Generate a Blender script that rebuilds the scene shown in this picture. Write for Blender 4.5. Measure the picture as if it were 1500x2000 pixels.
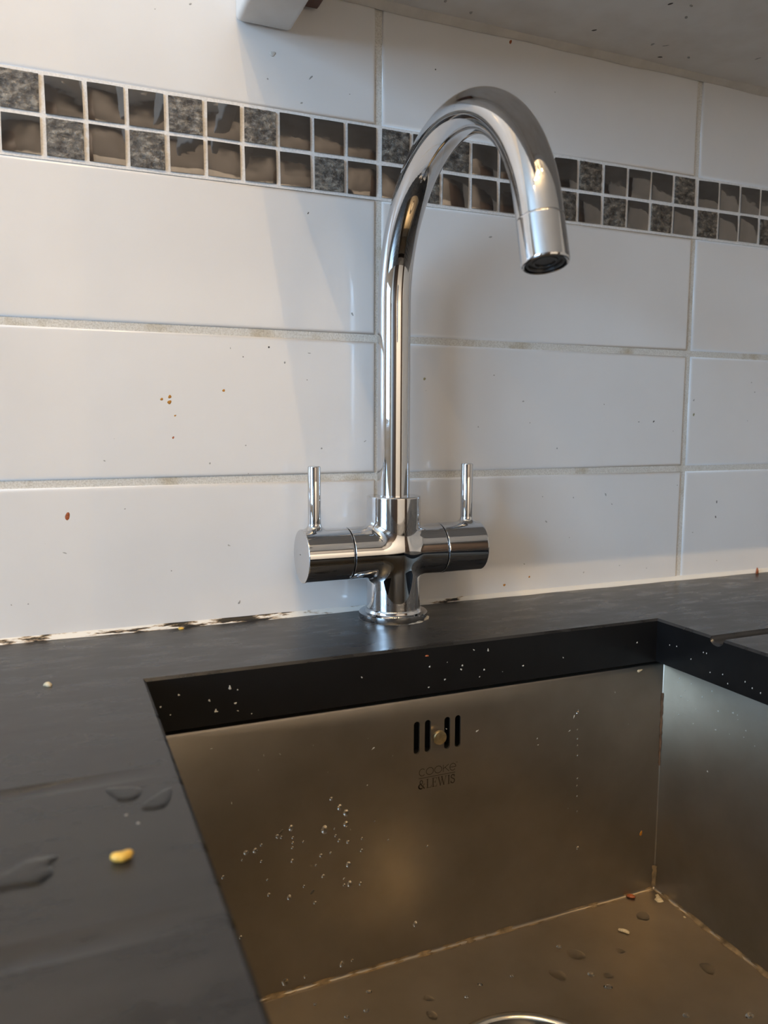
import bpy, bmesh, math, random
import numpy as np
from mathutils import Vector, Matrix
from mathutils.geometry import tessellate_polygon

scene = bpy.context.scene
for o in list(bpy.data.objects):
    bpy.data.objects.remove(o)
C = scene.collection
R = math.radians
random.seed(7)
rng = np.random.default_rng(7)

# ---------------------------------------------------------------- camera
cam_d = bpy.data.cameras.new('camera')
cam = bpy.data.objects.new('camera', cam_d)
C.objects.link(cam)
yaw, pitch, roll = 0.3988, -0.1116, 0.0032
fw = Vector((math.sin(yaw)*math.cos(pitch), math.cos(yaw)*math.cos(pitch), math.sin(pitch)))
rt = Vector((math.cos(yaw), -math.sin(yaw), 0))
up = rt.cross(fw)
rt2 = rt*math.cos(roll) + up*math.sin(roll)
up2 = up*math.cos(roll) - rt*math.sin(roll)
m3 = Matrix((rt2, up2, -fw)).transposed()
cam.matrix_world = Matrix.Translation((-0.2308, -0.5596, 0.1439)) @ m3.to_4x4()
cam_d.sensor_fit = 'VERTICAL'
cam_d.sensor_height = 36.0
cam_d.sensor_width = 27.0
cam_d.lens = 1532.3/2000*36.0
cam_d.clip_start = 0.01
cam_d.dof.use_dof = True
cam_d.dof.focus_distance = 0.58
cam_d.dof.aperture_fstop = 10.0
scene.camera = cam

# ---------------------------------------------------------------- world, daylight, exposure
scene.view_settings.view_transform = 'Standard'
scene.view_settings.look = 'None'
scene.view_settings.gamma = 1.0
scene.view_settings.use_curve_mapping = False
scene.view_settings.exposure = 0.0
w = bpy.data.worlds.new('sky')
scene.world = w
w.use_nodes = True
w.node_tree.nodes['Background'].inputs['Color'].default_value = (0.62, 0.80, 1.0, 1)
w.node_tree.nodes['Background'].inputs['Strength'].default_value = 1.0

# room: worktop top is z = 0, tiled wall face is y = 0
XL, XR, YF, ZFL, ZC = -2.70, 1.90, -2.70, -0.91, 1.50
WIN_Y0, WIN_Y1, WIN_Z0, WIN_Z1 = -2.05, -0.65, 0.12, 1.27
ld = bpy.data.lights.new('window_daylight', 'AREA')
ld.shape = 'RECTANGLE'
ld.size = WIN_Z1-WIN_Z0-.06
ld.size_y = WIN_Y1-WIN_Y0-.06
ld.energy = 80
ld.color = (0.48, 0.72, 1.0)
lo = bpy.data.objects.new('window_daylight', ld)
C.objects.link(lo)
lo.location = (XL-0.06, (WIN_Y0+WIN_Y1)/2, (WIN_Z0+WIN_Z1)/2)
lo.rotation_euler = (0, R(-90), 0)
SPOT_W, SPOT_COL = 7.8, (1.0, 0.66, 0.30)
FILL_W, FILL_COL = 118.0, (1.0, 0.86, 0.70)
SPOTS = (-1.09, -0.745, -0.48, -0.26, 0.12)
SPOT_K = (.6, .6, 1.6, 1.6, .6)
SPOT_Y, SPOT_Z = -1.03, 1.40

# ---------------------------------------------------------------- helpers
def mesh_obj(name, verts, faces, mat=None, parent=None, smooth=None):
    me = bpy.data.meshes.new(name)
    me.from_pydata([tuple(v) for v in verts], [], [tuple(f) for f in faces])
    me.validate(); me.update()
    if mat: me.materials.append(mat)
    if smooth is not None:
        me.shade_smooth()
        if smooth < 180: me.set_sharp_from_angle(angle=R(smooth))
    return link(name, me, parent)
def link(name, me, parent=None):
    o = bpy.data.objects.new(name, me)
    C.objects.link(o)
    if parent: o.parent = parent
    return o
def bm_obj(name, bm, mat=None, parent=None, smooth=None):
    bmesh.ops.recalc_face_normals(bm, faces=bm.faces[:])
    me = bpy.data.meshes.new(name)
    bm.to_mesh(me); bm.free()
    if mat: me.materials.append(mat)
    if smooth is not None:
        me.shade_smooth()
        if smooth < 180: me.set_sharp_from_angle(angle=R(smooth))
    return link(name, me, parent)
def empty(name, loc=(0, 0, 0)):
    o = bpy.data.objects.new(name, None)
    o.empty_display_size = .02
    C.objects.link(o)
    o.location = loc
    return o
def tag(o, label=None, cat=None, group=None, kind=None):
    if label: o['label'] = label
    if cat: o['category'] = cat
    if group: o['group'] = group
    if kind: o['kind'] = kind
    return o
def bm_box(bm, x0, x1, y0, y1, z0, z1):
    r = bmesh.ops.create_cube(bm, size=1)
    bmesh.ops.scale(bm, vec=(x1-x0, y1-y0, z1-z0), verts=r['verts'])
    bmesh.ops.translate(bm, vec=((x0+x1)/2, (y0+y1)/2, (z0+z1)/2), verts=r['verts'])
    return r['verts']
def box(name, b, mat, parent=None, bevel=0, seg=2):
    bm = bmesh.new()
    bm_box(bm, *b)
    if bevel: bmesh.ops.bevel(bm, geom=bm.edges[:], offset=bevel, segments=seg, profile=.5, affect='EDGES')
    return bm_obj(name, bm, mat, parent, 40 if bevel else None)
def lathe(name, prof, mat, parent=None, seg=64, M=None, smooth=35, cap=True):
    """revolve (r, z) about z"""
    n = len(prof); V = []; F = []
    for r, z in prof:
        for k in range(seg):
            a = 2*math.pi*k/seg
            V.append(Vector((r*math.cos(a), r*math.sin(a), z)))
    for i in range(n-1):
        for k in range(seg):
            k2 = (k+1) % seg
            F.append((i*seg+k, i*seg+k2, (i+1)*seg+k2, (i+1)*seg+k))
    if cap:
        F.append(tuple(reversed(range(seg))))
        F.append(tuple((n-1)*seg+k for k in range(seg)))
    if M: V = [M @ v for v in V]
    return mesh_obj(name, V, F, mat, parent, smooth)

# ---------------------------------------------------------------- materials
def new_mat(name):
    m = bpy.data.materials.new(name)
    m.use_nodes = True
    nt = m.node_tree
    return m, nt, nt.nodes['Principled BSDF']
def N(nt, typ, **kw):
    n = nt.nodes.new(typ)
    for k, v in kw.items():
        if k in n.inputs: n.inputs[k].default_value = v
        else: setattr(n, k, v)
    return n
def coords(nt):
    g = N(nt, 'ShaderNodeNewGeometry')
    return g.outputs['Position']
def noise(nt, scale, detail=4, rough=.55, vec=None, stretch=None):
    n = N(nt, 'ShaderNodeTexNoise')
    n.inputs['Scale'].default_value = scale
    n.inputs['Detail'].default_value = detail
    n.inputs['Roughness'].default_value = rough
    v = vec or coords(nt)
    if stretch:
        mp = N(nt, 'ShaderNodeMapping'); mp.inputs['Scale'].default_value = stretch
        nt.links.new(v, mp.inputs['Vector']); v = mp.outputs[0]
    nt.links.new(v, n.inputs['Vector'])
    return n.outputs['Fac']
def ramp(nt, fac, stops):
    r = N(nt, 'ShaderNodeValToRGB')
    el = r.color_ramp.elements
    while len(el) < len(stops): el.new(.5)
    for e, (p, c) in zip(el, stops):
        e.position = p
        e.color = (*c, 1) if isinstance(c, (tuple, list)) else (c, c, c, 1)
    nt.links.new(fac, r.inputs['Fac'])
    return r.outputs['Color']
def bump(nt, b, fac, strength, dist):
    n = N(nt, 'ShaderNodeBump')
    n.inputs['Strength'].default_value = strength
    n.inputs['Distance'].default_value = dist
    nt.links.new(fac, n.inputs['Height'])
    nt.links.new(n.outputs[0], b.inputs['Normal'])
    return n
def plain(name, col, rough=.5, metal=0, spec=.5, vary=0, vscale=60):
    m, nt, b = new_mat(name)
    b.inputs['Roughness'].default_value = rough
    b.inputs['Metallic'].default_value = metal
    b.inputs['Specular IOR Level'].default_value = spec
    b.inputs['Base Color'].default_value = (*col, 1)
    if vary:
        f = noise(nt, vscale)
        c = ramp(nt, f, [(.3, tuple(x*(1-vary) for x in col)), (.7, tuple(min(1, x*(1+vary)) for x in col))])
        nt.links.new(c, b.inputs['Base Color'])
    return m

MT = {}
# glazed white tile: thin grease film, faint waviness
m, nt, b = new_mat('white_glaze')
nt.links.new(ramp(nt, noise(nt, 9, 5), [(.3, (.80, .79, .78)), (.7, (.84, .835, .83))]), b.inputs['Base Color'])
nt.links.new(ramp(nt, noise(nt, 35, 6), [(.35, .10), (.75, .22)]), b.inputs['Roughness'])
bump(nt, b, noise(nt, 14, 2), .12, .002)
MT['tile'] = m
# grout: sandy beige, dirt in patches
m, nt, b = new_mat('grout')
f = noise(nt, 900, 3); f2 = noise(nt, 28, 5)
mx = N(nt, 'ShaderNodeMix', data_type='RGBA', blend_type='MULTIPLY')
mx.inputs[0].default_value = 1
nt.links.new(ramp(nt, f, [(.3, (.60, .57, .51)), (.62, (.80, .78, .73))]), mx.inputs[6])
nt.links.new(ramp(nt, f2, [(.30, (.70, .62, .48)), (.46, (1, 1, 1))]), mx.inputs[7])
nt.links.new(mx.outputs[2], b.inputs['Base Color'])
b.inputs['Roughness'].default_value = .9
bump(nt, b, f, .5, .0006)
MT['grout'] = m
m, nt, b = new_mat('mosaic_grout')
f = noise(nt, 800, 3)
nt.links.new(ramp(nt, f, [(.3, (.74, .73, .71)), (.6, (.88, .87, .86))]), b.inputs['Base Color'])
b.inputs['Roughness'].default_value = .85
bump(nt, b, f, .4, .0004)
MT['mgrout'] = m
# smoky mirror glass mosaic
m, nt, b = new_mat('smoky_glass')
nt.links.new(ramp(nt, noise(nt, 60, 4), [(.3, (.13, .121, .114)), (.7, (.18, .168, .159))]), b.inputs['Base Color'])
b.inputs['Metallic'].default_value = .85
nt.links.new(ramp(nt, noise(nt, 120, 5, stretch=(1, 1, .35)), [(.4, .03), (.75, .12)]), b.inputs['Roughness'])
b.inputs['Coat Weight'].default_value = .5
b.inputs['Coat Roughness'].default_value = .03
bump(nt, b, noise(nt, 70, 2), .08, .002)
MT['glass'] = m
# crinkled bronze slate mosaic
m, nt, b = new_mat('crinkled_slate')
fc = noise(nt, 170, 9, .68, stretch=(1, 1, 1.7))
nt.links.new(ramp(nt, fc, [(.36, (.06, .052, .046)), (.5, (.17, .152, .132)), (.66, (.46, .41, .34))]), b.inputs['Base Color'])
b.inputs['Metallic'].default_value = .55
nt.links.new(ramp(nt, noise(nt, 300, 4), [(.35, .16), (.7, .40)]), b.inputs['Roughness'])
bump(nt, b, fc, .75, .0030)
MT['slate'] = m
# chrome
m, nt, b = new_mat('chrome')
b.inputs['Base Color'].default_value = (.63, .64, .66, 1)
b.inputs['Metallic'].default_value = 1
nt.links.new(ramp(nt, noise(nt, 140, 6), [(.45, .015), (.8, .09)]), b.inputs['Roughness'])
MT['chrome'] = m
MT['dark_plastic'] = plain('dark_plastic', (.02, .022, .026), .35)
MT['black_gap'] = plain('black_gap', (.006, .006, .006), .8)
# worktop: black laminate with a dull film wiped through in streaks
m, nt, b = new_mat('black_worktop')
film = noise(nt, 26, 9, .66, stretch=(1, 2.6, 1.5))
nt.links.new(ramp(nt, film, [(.36, (.009, .009, .0095)), (.54, (.020, .020, .021)), (.8, (.028, .028, .029))]), b.inputs['Base Color'])
nt.links.new(ramp(nt, film, [(.34, .20), (.50, .33), (.8, .42)]), b.inputs['Roughness'])
b.inputs['Specular IOR Level'].default_value = .55
bump(nt, b, noise(nt, 60, 5), .05, .001)
MT['worktop'] = m
MT['worktop_edge'] = plain('black_worktop_edge', (.006, .006, .0065), .32, vary=.2)
# brushed stainless bowl, base colour tinted brown
m, nt, b = new_mat('brushed_steel')
nt.links.new(ramp(nt, noise(nt, 22, 6), [(.3, (.315, .280, .232)), (.7, (.380, .340, .288))]), b.inputs['Base Color'])
b.inputs['Metallic'].default_value = .88
nt.links.new(ramp(nt, noise(nt, 50, 6, .6), [(.3, .31), (.7, .36)]), b.inputs['Roughness'])
bump(nt, b, noise(nt, 500, 3, stretch=(.03, .03, 1)), .06, .0004)
MT['steel'] = m
MT['bright_steel'] = plain('polished_steel', (.66, .60, .50), .16, 1, vary=.15)
MT['grime'] = plain('tan_grime', (.20, .145, .08), .7, vary=.6, vscale=160)
MT['rust'] = plain('rust_grime', (.10, .055, .028), .75, vary=.5, vscale=200)
MT['brass'] = plain('dull_brass', (.52, .42, .24), .34, .9, vary=.2, vscale=300)
MT['logo'] = plain('etched_print', (.045, .034, .026), .55)
# sealant: white silicone with black mould
m, nt, b = new_mat('mouldy_silicone')
pos = coords(nt)
sx = N(nt, 'ShaderNodeSeparateXYZ'); nt.links.new(pos, sx.inputs[0])
mr = N(nt, 'ShaderNodeMapRange')     # mould on the left stretch of the bead only
mr.inputs['From Min'].default_value = .12; mr.inputs['From Max'].default_value = -.02
mr.inputs['To Min'].default_value = -.16; mr.inputs['To Max'].default_value = .04
nt.links.new(sx.outputs['X'], mr.inputs['Value'])
ad = N(nt, 'ShaderNodeMath', operation='ADD')
nt.links.new(noise(nt, 110, 8, .66, stretch=(.22, 1, 1.6)), ad.inputs[0]); nt.links.new(mr.outputs[0], ad.inputs[1])
nt.links.new(ramp(nt, ad.outputs[0], [(.52, (.82, .80, .75)), (.555, (.40, .30, .2)), (.58, (.012, .011, .010))]), b.inputs['Base Color'])
b.inputs['Roughness'].default_value = .45
MT['silicone'] = m
MT['beige_silicone'] = plain('yellowed_silicone', (.74, .71, .66), .5, vary=.10, vscale=50)
# cabinet
m, nt, b = new_mat('white_melamine')
nt.links.new(ramp(nt, noise(nt, 18, 6), [(.32, (.76, .72, .67)), (.6, (.87, .85, .82))]), b.inputs['Base Color'])
b.inputs['Roughness'].default_value = .38
MT['melamine'] = m
MT['brown'] = plain('brown_plastic', (.13, .062, .045), .5)
MT['paint'] = plain('cream_wall_paint', (.66, .60, .52), .8, vary=.05, vscale=3)
MT['reflection_dark'] = plain('reflection_band_taupe', (.15, .132, .115), .7, vary=.05, vscale=3)
MT['ceiling'] = plain('white_ceiling_paint', (.80, .78, .74), .85)
MT['floor'] = plain('dark_floor', (.03, .024, .02), .5, vary=.3, vscale=5)
MT['wood'] = plain('dark_wood', (.07, .045, .03), .45, vary=.3, vscale=8)
MT['white_pvc'] = plain('white_pvc', (.8, .8, .8), .3)
m, nt, b = new_mat('clear_water')
b.inputs['Base Color'].default_value = (.96, .97, .98, 1)
b.inputs['Transmission Weight'].default_value = 1
b.inputs['IOR'].default_value = 1.33
b.inputs['Roughness'].default_value = .0
nt.links.new(ramp(nt, noise(nt, 40), [(0, .0), (1, .02)]), b.inputs['Roughness'])
MT['water'] = m
MT['orange'] = plain('orange_sauce', (.50, .22, .03), .4, vary=.3, vscale=900)
MT['rusty_red'] = plain('red_brown_food', (.36, .10, .035), .45, vary=.4, vscale=900)
MT['olive'] = plain('olive_grease', (.34, .31, .18), .5, vary=.3, vscale=900)
MT['speck'] = plain('dark_speck', (.09, .08, .07), .7, vary=.4, vscale=900)
MT['grey_speck'] = plain('grey_speck', (.40, .39, .37), .7, vary=.3, vscale=900)
MT['corn'] = plain('yellow_corn', (.72, .46, .09), .4, vary=.25, vscale=400)
MT['crumb'] = plain('pale_crumb', (.62, .53, .36), .7, vary=.25, vscale=500)
m, nt, b = new_mat('warm_led')
b.inputs['Emission Color'].default_value = (*SPOT_COL, 1)
b.inputs['Emission Strength'].default_value = 40
MT['led'] = m
SPECKS=[(-0.1991,0.1188),(-0.2380,0.0646),(-0.2261,0.0577),(-0.1165,0.0566),(-0.1924,0.1335),(-0.1870,0.0858),(-0.1127,0.1967),(-0.1288,0.1159),(-0.1014,0.1081),(-0.2481,0.0461),(-0.1572,0.0408),(-0.1098,0.0139),(-0.2499,0.0250),(-0.2600,0.0252),(-0.1037,0.1910),(-0.0735,0.1880),(-0.0566,0.1760),(-0.0851,0.1985),(-0.0548,0.1953),(-0.0458,0.1257),(-0.1029,0.1284),(-0.0212,0.2254),(-0.0109,0.1308),(0.0446,0.1852),(0.0403,0.1701),(0.0349,0.1822),(0.0538,0.1655),(0.0876,0.1418),(0.1015,0.1836),(0.1298,0.1630),(0.1368,0.1453),(0.2676,0.1471),(0.2905,0.1384),(0.2509,0.1466),(0.1645,0.1238),(0.1513,0.0831),(0.2172,0.0828),(0.2243,0.0739),(0.1829,0.0812),(0.2982,0.0887),(0.1556,0.0614),(0.1345,0.0260),(0.2663,0.0134),(0.3331,0.2375),(0.3834,0.1843),(0.3880,0.1753),(0.3808,0.1481),(0.3130,0.1665),(0.3472,0.0718),(0.3469,0.0572),(0.3193,0.0438),(0.3510,0.0150),(-0.0522,0.3872),(-0.0834,0.3811),(-0.0592,0.3690),(-0.0229,0.3805),(0.0460,0.4089),(0.1531,0.4097),(0.0959,0.2916),(-0.0548,0.2945),(-0.1579,0.4119),(-0.1351,0.4195),(0.1962,0.0146),(0.2122,0.1615),(0.1799,0.0464),(0.2353,0.0179)]
ORANGE=[(-0.1606,0.1603),(-0.1551,0.1621),(-0.1555,0.1583),(-0.1519,0.1492),(-0.1180,0.1670),(0.1152,0.0094),(0.1399,0.0146),(0.0389,0.1791),(0.3138,0.1534),(-0.2238,0.0821),(-0.0795,0.3982),(0.1106,0.4401),(-0.1537,0.1341)]
DROPS=[(-0.0757,-0.0944,0.0012),(-0.0700,-0.1012,0.0016),(-0.0657,-0.1057,0.0018),(-0.0657,-0.1135,0.0017),(-0.0803,-0.1142,0.0022),(-0.1024,-0.1085,0.0015),(-0.1013,-0.1152,0.0008),(-0.1013,-0.1186,0.0008),(-0.1016,-0.1218,0.0009),(-0.1018,-0.1305,0.0011),(-0.1112,-0.1122,0.0012),(-0.1087,-0.1135,0.0008),(-0.1215,-0.1157,0.0009),(-0.1255,-0.1184,0.0015),(-0.1311,-0.1186,0.0016),(-0.1216,-0.1265,0.0008),(-0.1337,-0.1229,0.0006),(-0.1456,-0.1313,0.0010),(-0.1180,-0.1395,0.0007),(-0.1171,-0.1497,0.0011),(-0.1040,-0.1546,0.0015),(-0.0943,-0.1494,0.0008),(-0.0871,-0.1623,0.0011),(-0.0827,-0.1312,0.0011),(-0.0728,-0.1199,0.0008),(-0.0705,-0.1236,0.0010),(-0.0643,-0.1260,0.0012),(-0.0763,-0.1308,0.0007),(-0.0549,-0.1338,0.0011),(-0.0546,-0.1256,0.0007),(-0.0641,-0.1415,0.0017),(-0.0632,-0.1553,0.0017),(-0.0671,-0.1551,0.0009),(-0.0557,-0.1567,0.0011),(-0.0671,-0.1505,0.0007),(-0.1353,-0.1734,0.0011),(-0.0156,-0.1956,0.0017),(-0.0688,-0.2100,0.0017),(-0.1075,-0.2114,0.0022),(-0.0937,-0.2117,0.0012),(-0.0615,-0.2094,0.0010),(-0.0945,-0.1193,0.0006),(-0.0736,-0.1150,0.0006),(-0.0455,-0.1157,0.0005),(-0.0359,-0.1306,0.0006),(-0.0068,-0.1412,0.0006),(-0.0862,-0.1370,0.0007),(-0.0814,-0.1456,0.0012)]
DOTS=[(0.1138,-0.0646,0.0011),(0.1143,-0.0774,0.0005),(0.1146,-0.0845,0.0005),(0.1148,-0.0896,0.0005),(0.1150,-0.0971,0.0005),(0.1157,-0.1149,0.0005),(0.1155,-0.1207,0.0005),(0.1158,-0.1287,0.0005),(0.1162,-0.1407,0.0005),(0.1177,-0.1695,0.0011)]
FLOORW=[(-0.0573,-0.1250,0.0015),(-0.0925,-0.1224,0.0011),(-0.0647,-0.1400,0.0018),(-0.0778,-0.1403,0.0016),(-0.0244,-0.1449,0.0026),(-0.0014,-0.1536,0.0012),(0.0121,-0.1470,0.0013),(-0.0288,-0.1587,0.0033),(0.0880,-0.1466,0.0054),(0.1619,-0.1918,0.0050),(0.0647,-0.1589,0.0045),(0.0851,-0.1673,0.0022),(0.0949,-0.1725,0.0030),(0.0881,-0.1810,0.0021),(0.1600,-0.1311,0.0049),(0.0818,-0.1359,0.0019),(0.1187,-0.1559,0.0028),(0.0123,-0.1470,0.0012),(0.0355,-0.1484,0.0012),(-0.0015,-0.1536,0.0012),(0.1164,-0.2197,0.0020),(0.1528,-0.2349,0.0023)]
# ---------------------------------------------------------------- room shell
wall = mesh_obj('wall_back', [], [])
bpy.data.objects.remove(wall)
GR = 0.0013                                    # grout lies this far behind the tile face
wall = tag(box('wall_back', (XL, XR, GR, .12, ZFL, ZC), MT['grout']), 'white tiled wall with a double band of dark mosaic', None, None, 'structure')
TW, PX = .300, .305
ROWS = [(.0012, .1015), (.1065, .2058), (.2108, .3092), (.3624, .4620), (.4670, .5670), (.5720, .6720), (.6770, .7770)]
def white_tile_mesh(h, w=TW):
    d = .0075
    loops = [(0, d), (0, .0022), (.0003, .0010), (.0009, .00035), (.0019, .00005), (.0027, 0), (.004, 0)]
    V = []; F = []
    for ins, y in loops:
        for sx, sz in ((0, 0), (1, 0), (1, 1), (0, 1)):
            V.append((-w/2+ins if not sx else w/2-ins, y, -h/2+ins if not sz else h/2-ins))
    for i in range(len(loops)-1):
        for k in range(4):
            a, b_ = i*4+k, i*4+(k+1) % 4
            F.append((a, b_, b_+4, a+4))
    n = (len(loops)-1)*4
    F.append((n, n+1, n+2, n+3))
    me = bpy.data.meshes.new('tile')
    me.from_pydata(V, [], F); me.update()
    bm = bmesh.new(); bm.from_mesh(me)
    bmesh.ops.recalc_face_normals(bm, faces=bm.faces[:])
    if max(bm.faces, key=lambda f: f.calc_area()).normal.y > 0: bmesh.ops.reverse_faces(bm, faces=bm.faces[:])
    bm.to_mesh(me); bm.free()
    me.materials.append(MT['tile']); me.shade_smooth()
    return me
for z0, z1 in ROWS:
    me = white_tile_mesh(z1-z0)
    for i in range(-9, 6):
        o = link('tile', me, wall)
        o.location = (i*PX+PX/2, 0, (z0+z1)/2)
        o.rotation_euler = (R(rng.uniform(-.10, .10)), 0, R(rng.uniform(-.07, .07)))
# plastered wall above the tiles
box('plaster', (XL, XR, .0005, .05, .782, ZC), MT['paint'], wall)
# mosaic band
MZ0, MZ1 = .3116, .3600
box('mosaic_grout', (XL, XR, .0003, .004, .3093, .3623), MT['mgrout'], wall)
MW = .0221; MJ = (.300-12*MW)/11; MH = (MZ1-MZ0-.0030)/2
def mosaic_mesh(kind, seed):
    g = np.random.default_rng(seed)
    n = 9 if kind == 'smooth' else 13
    u = np.linspace(-1, 1, n)
    if kind == 'smooth': u = np.sign(u)*np.abs(u)**.75
    U, W_ = np.meshgrid(u, u)
    edge = np.maximum(np.abs(U), np.abs(W_))
    if kind == 'smooth':
        a, b_, c = g.uniform(-.00022, .00022, 3)
        H = .0011 - .00034*(np.abs(U)**3.6+np.abs(W_)**3.6) + a*U + b_*W_ + c*U*W_ + g.uniform(-.00012, .00012)*np.sin(2.3*U+g.uniform(0, 6))
    else:
        H = .0011 + g.normal(0, .00022, U.shape) - .0004*(edge > .95)
        H[1:-1, 1:-1] = (H[1:-1, 1:-1]*2+H[:-2, 1:-1]+H[2:, 1:-1]*.6)/3.6
    V = [(U[i, j]*MW/2, -H[i, j], W_[i, j]*MH/2) for i in range(n) for j in range(n)]
    F = [(i*n+j, i*n+j+1, (i+1)*n+j+1, (i+1)*n+j) for i in range(n-1) for j in range(n-1)]
    rim = [j for j in range(n)]+[i*n+n-1 for i in range(1, n)]+[(n-1)*n+j for j in range(n-2, -1, -1)]+[i*n for i in range(n-2, 0, -1)]
    k0 = len(V)
    for r in rim: V.append((V[r][0]*1.0, .003, V[r][2]*1.0))
    L = len(rim)
    for k in range(L):
        F.append((rim[(k+1) % L], rim[k], k0+k, k0+(k+1) % L))
    me = bpy.data.meshes.new('mosaic_tile')
    me.from_pydata(V, [], F); me.update()
    me.materials.append(MT['glass'] if kind == 'smooth' else MT['slate'])
    me.shade_smooth(); me.set_sharp_from_angle(angle=R(50))
    return me
SM = [mosaic_mesh('smooth', s) for s in range(9)]
TX = [mosaic_mesh('slate', s+50) for s in range(5)]
tex_top = {-10, -6, -4, 0, 2, 7, 11}
tex_bot = {-9, -7, -2, 1, 6, 8, 10, 12, 15}
for i in range(-36, 36):
    sh, k = divmod(i, 12)
    x = sh*PX+.0025+k*(MW+MJ)+MW/2
    for row in (0, 1):
        tx = (i in (tex_top, tex_bot)[row]) if -11 < i < 16 else rng.random() < .35
        me = TX[rng.integers(len(TX))] if tx else SM[rng.integers(len(SM))]
        o = link('mosaic_tile', me, wall)
        z = MZ1-MH/2 if row == 0 else MZ0+MH/2
        o.location = (x+rng.uniform(-.0002, .0002), 0, z+rng.uniform(-.0002, .0002))
        rx = 0 if not tx or rng.random() < .5 else math.pi
        o.rotation_euler = (R(rng.uniform(-1.4, 1.4)), rx+R(rng.uniform(-.8, .8)), R(rng.uniform(-1.4, 1.4)))

tag(box('floor', (XL, XR, YF, .12, ZFL-.1, ZFL), MT['floor']), kind='structure', label='dark kitchen floor')
tag(box('ceiling', (XL, XR, YF, .12, ZC, ZC+.1), MT['ceiling']), kind='structure', label='white painted ceiling')
tag(box('wall_right', (XR, XR+.1, YF, .12, ZFL, ZC), MT['paint']), kind='structure', label='cream painted wall on the right')
wf = tag(box('wall_front', (XL, XR, YF-.1, YF, ZFL, ZC), MT['paint']), kind='structure', label='cream painted wall behind the camera')
box('dark_reflection_band', (XL, XR, YF, YF+.012, .72, ZC), MT['reflection_dark'], wf)  # unseen dark band added so the mosaic glass reflects a darker wall
bm = bmesh.new()
bm_box(bm, XL-.1, XL, YF, WIN_Y0, ZFL, ZC); bm_box(bm, XL-.1, XL, WIN_Y1, .12, ZFL, ZC)
bm_box(bm, XL-.1, XL, WIN_Y0, WIN_Y1, ZFL, WIN_Z0); bm_box(bm, XL-.1, XL, WIN_Y0, WIN_Y1, WIN_Z1, ZC)
tag(bm_obj('wall_left', bm, MT['paint']), kind='structure', label='cream painted wall with the window')
bm = bmesh.new()
t = .05; wx0, wx1 = XL-.05, XL+.0
bm_box(bm, wx0, wx1, WIN_Y0, WIN_Y1, WIN_Z0, WIN_Z0+t); bm_box(bm, wx0, wx1, WIN_Y0, WIN_Y1, WIN_Z1-t, WIN_Z1)
bm_box(bm, wx0, wx1, WIN_Y0, WIN_Y0+t, WIN_Z0+t, WIN_Z1-t); bm_box(bm, wx0, wx1, WIN_Y1-t, WIN_Y1, WIN_Z0+t, WIN_Z1-t)
ym = (WIN_Y0+WIN_Y1)/2
bm_box(bm, wx0, wx1, ym-.03, ym+.03, WIN_Z0+t, WIN_Z1-t)
tag(bm_obj('window_1', bm, MT['white_pvc']), kind='structure', label='white framed window in the left wall')
tag(box('added_door_2', (-1.75, -.35, YF, YF+.05, ZFL, 1.25), MT['wood'], None, .006), kind='structure', label='wide dark wooden door added behind the camera for dark reflections')  # added out of view to give the chrome a dark reflection
d1 = tag(box('added_door_1', (1.22, 1.88, YF, YF+.04, ZFL, 1.15), MT['wood'], None, .006), kind='structure', label='dark wooden door added behind the camera for dark reflections')  # second added dark slab, bounds the bright stripe mirrored in the chrome
lathe('added_door_handle', [(.012, 0), (.012, .03), (.025, .035), (.025, .06), (.01, .065)], MT['chrome'], d1, 24, Matrix.Translation((1.30, YF+.04, .12)) @ Matrix.Rotation(R(-90), 4, 'X'))

# ceiling spots
for k, x in enumerate(SPOTS):
    s = empty('ceiling_spotlight', (x, SPOT_Y, ZC))
    nm = ('leftmost', 'second from left', 'middle one', 'fourth from left', 'rightmost')[k]
    tag(s, f'small warm ceiling spotlight in front of the sink wall, {nm} of five', 'light', 'ceiling spotlights')
    lathe('housing', [(.030, 0), (.030, -.02), (.026, -.06), (.032, -.075), (.032, -.080), (.027, -.080), (.024, -.066)], MT['white_pvc'], s, 32)
    lathe('lens', [(.0235, -.0665), (.0235, -.069), (.012, -.0715), (.002, -.072)], MT['led'], s, 24)
    pl = bpy.data.lights.new('spotlight_bulb', 'POINT')
    pl.energy = SPOT_W*SPOT_K[k]; pl.color = SPOT_COL; pl.shadow_soft_size = .004
    po = bpy.data.objects.new('spotlight_bulb', pl); C.objects.link(po)
    po.parent = s; po.location = (0, 0, SPOT_Z-ZC)

for k, x in enumerate((-.05, .85)):  # unseen fill lamps, added to brighten the room by bounce off the front wall
    s = empty('fill_spotlight', (x, -1.95, ZC))
    tag(s, ('left', 'right')[k]+' of two added fill spotlights turned to the wall behind the camera', 'light', 'added fill spotlights')
    lathe('housing', [(.030, 0), (.030, -.02), (.026, -.06), (.032, -.075), (.032, -.080), (.027, -.080), (.024, -.066)], MT['white_pvc'], s, 32)
    sl = bpy.data.lights.new('fill_spot_bulb', 'SPOT')
    sl.energy = FILL_W; sl.color = FILL_COL; sl.shadow_soft_size = .03
    sl.spot_size = R(110); sl.spot_blend = .6
    so = bpy.data.objects.new('fill_spot_bulb', sl); C.objects.link(so)
    so.parent = s; so.location = (0, -.02, -.09); so.rotation_euler = (R(-38), 0, 0)

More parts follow.
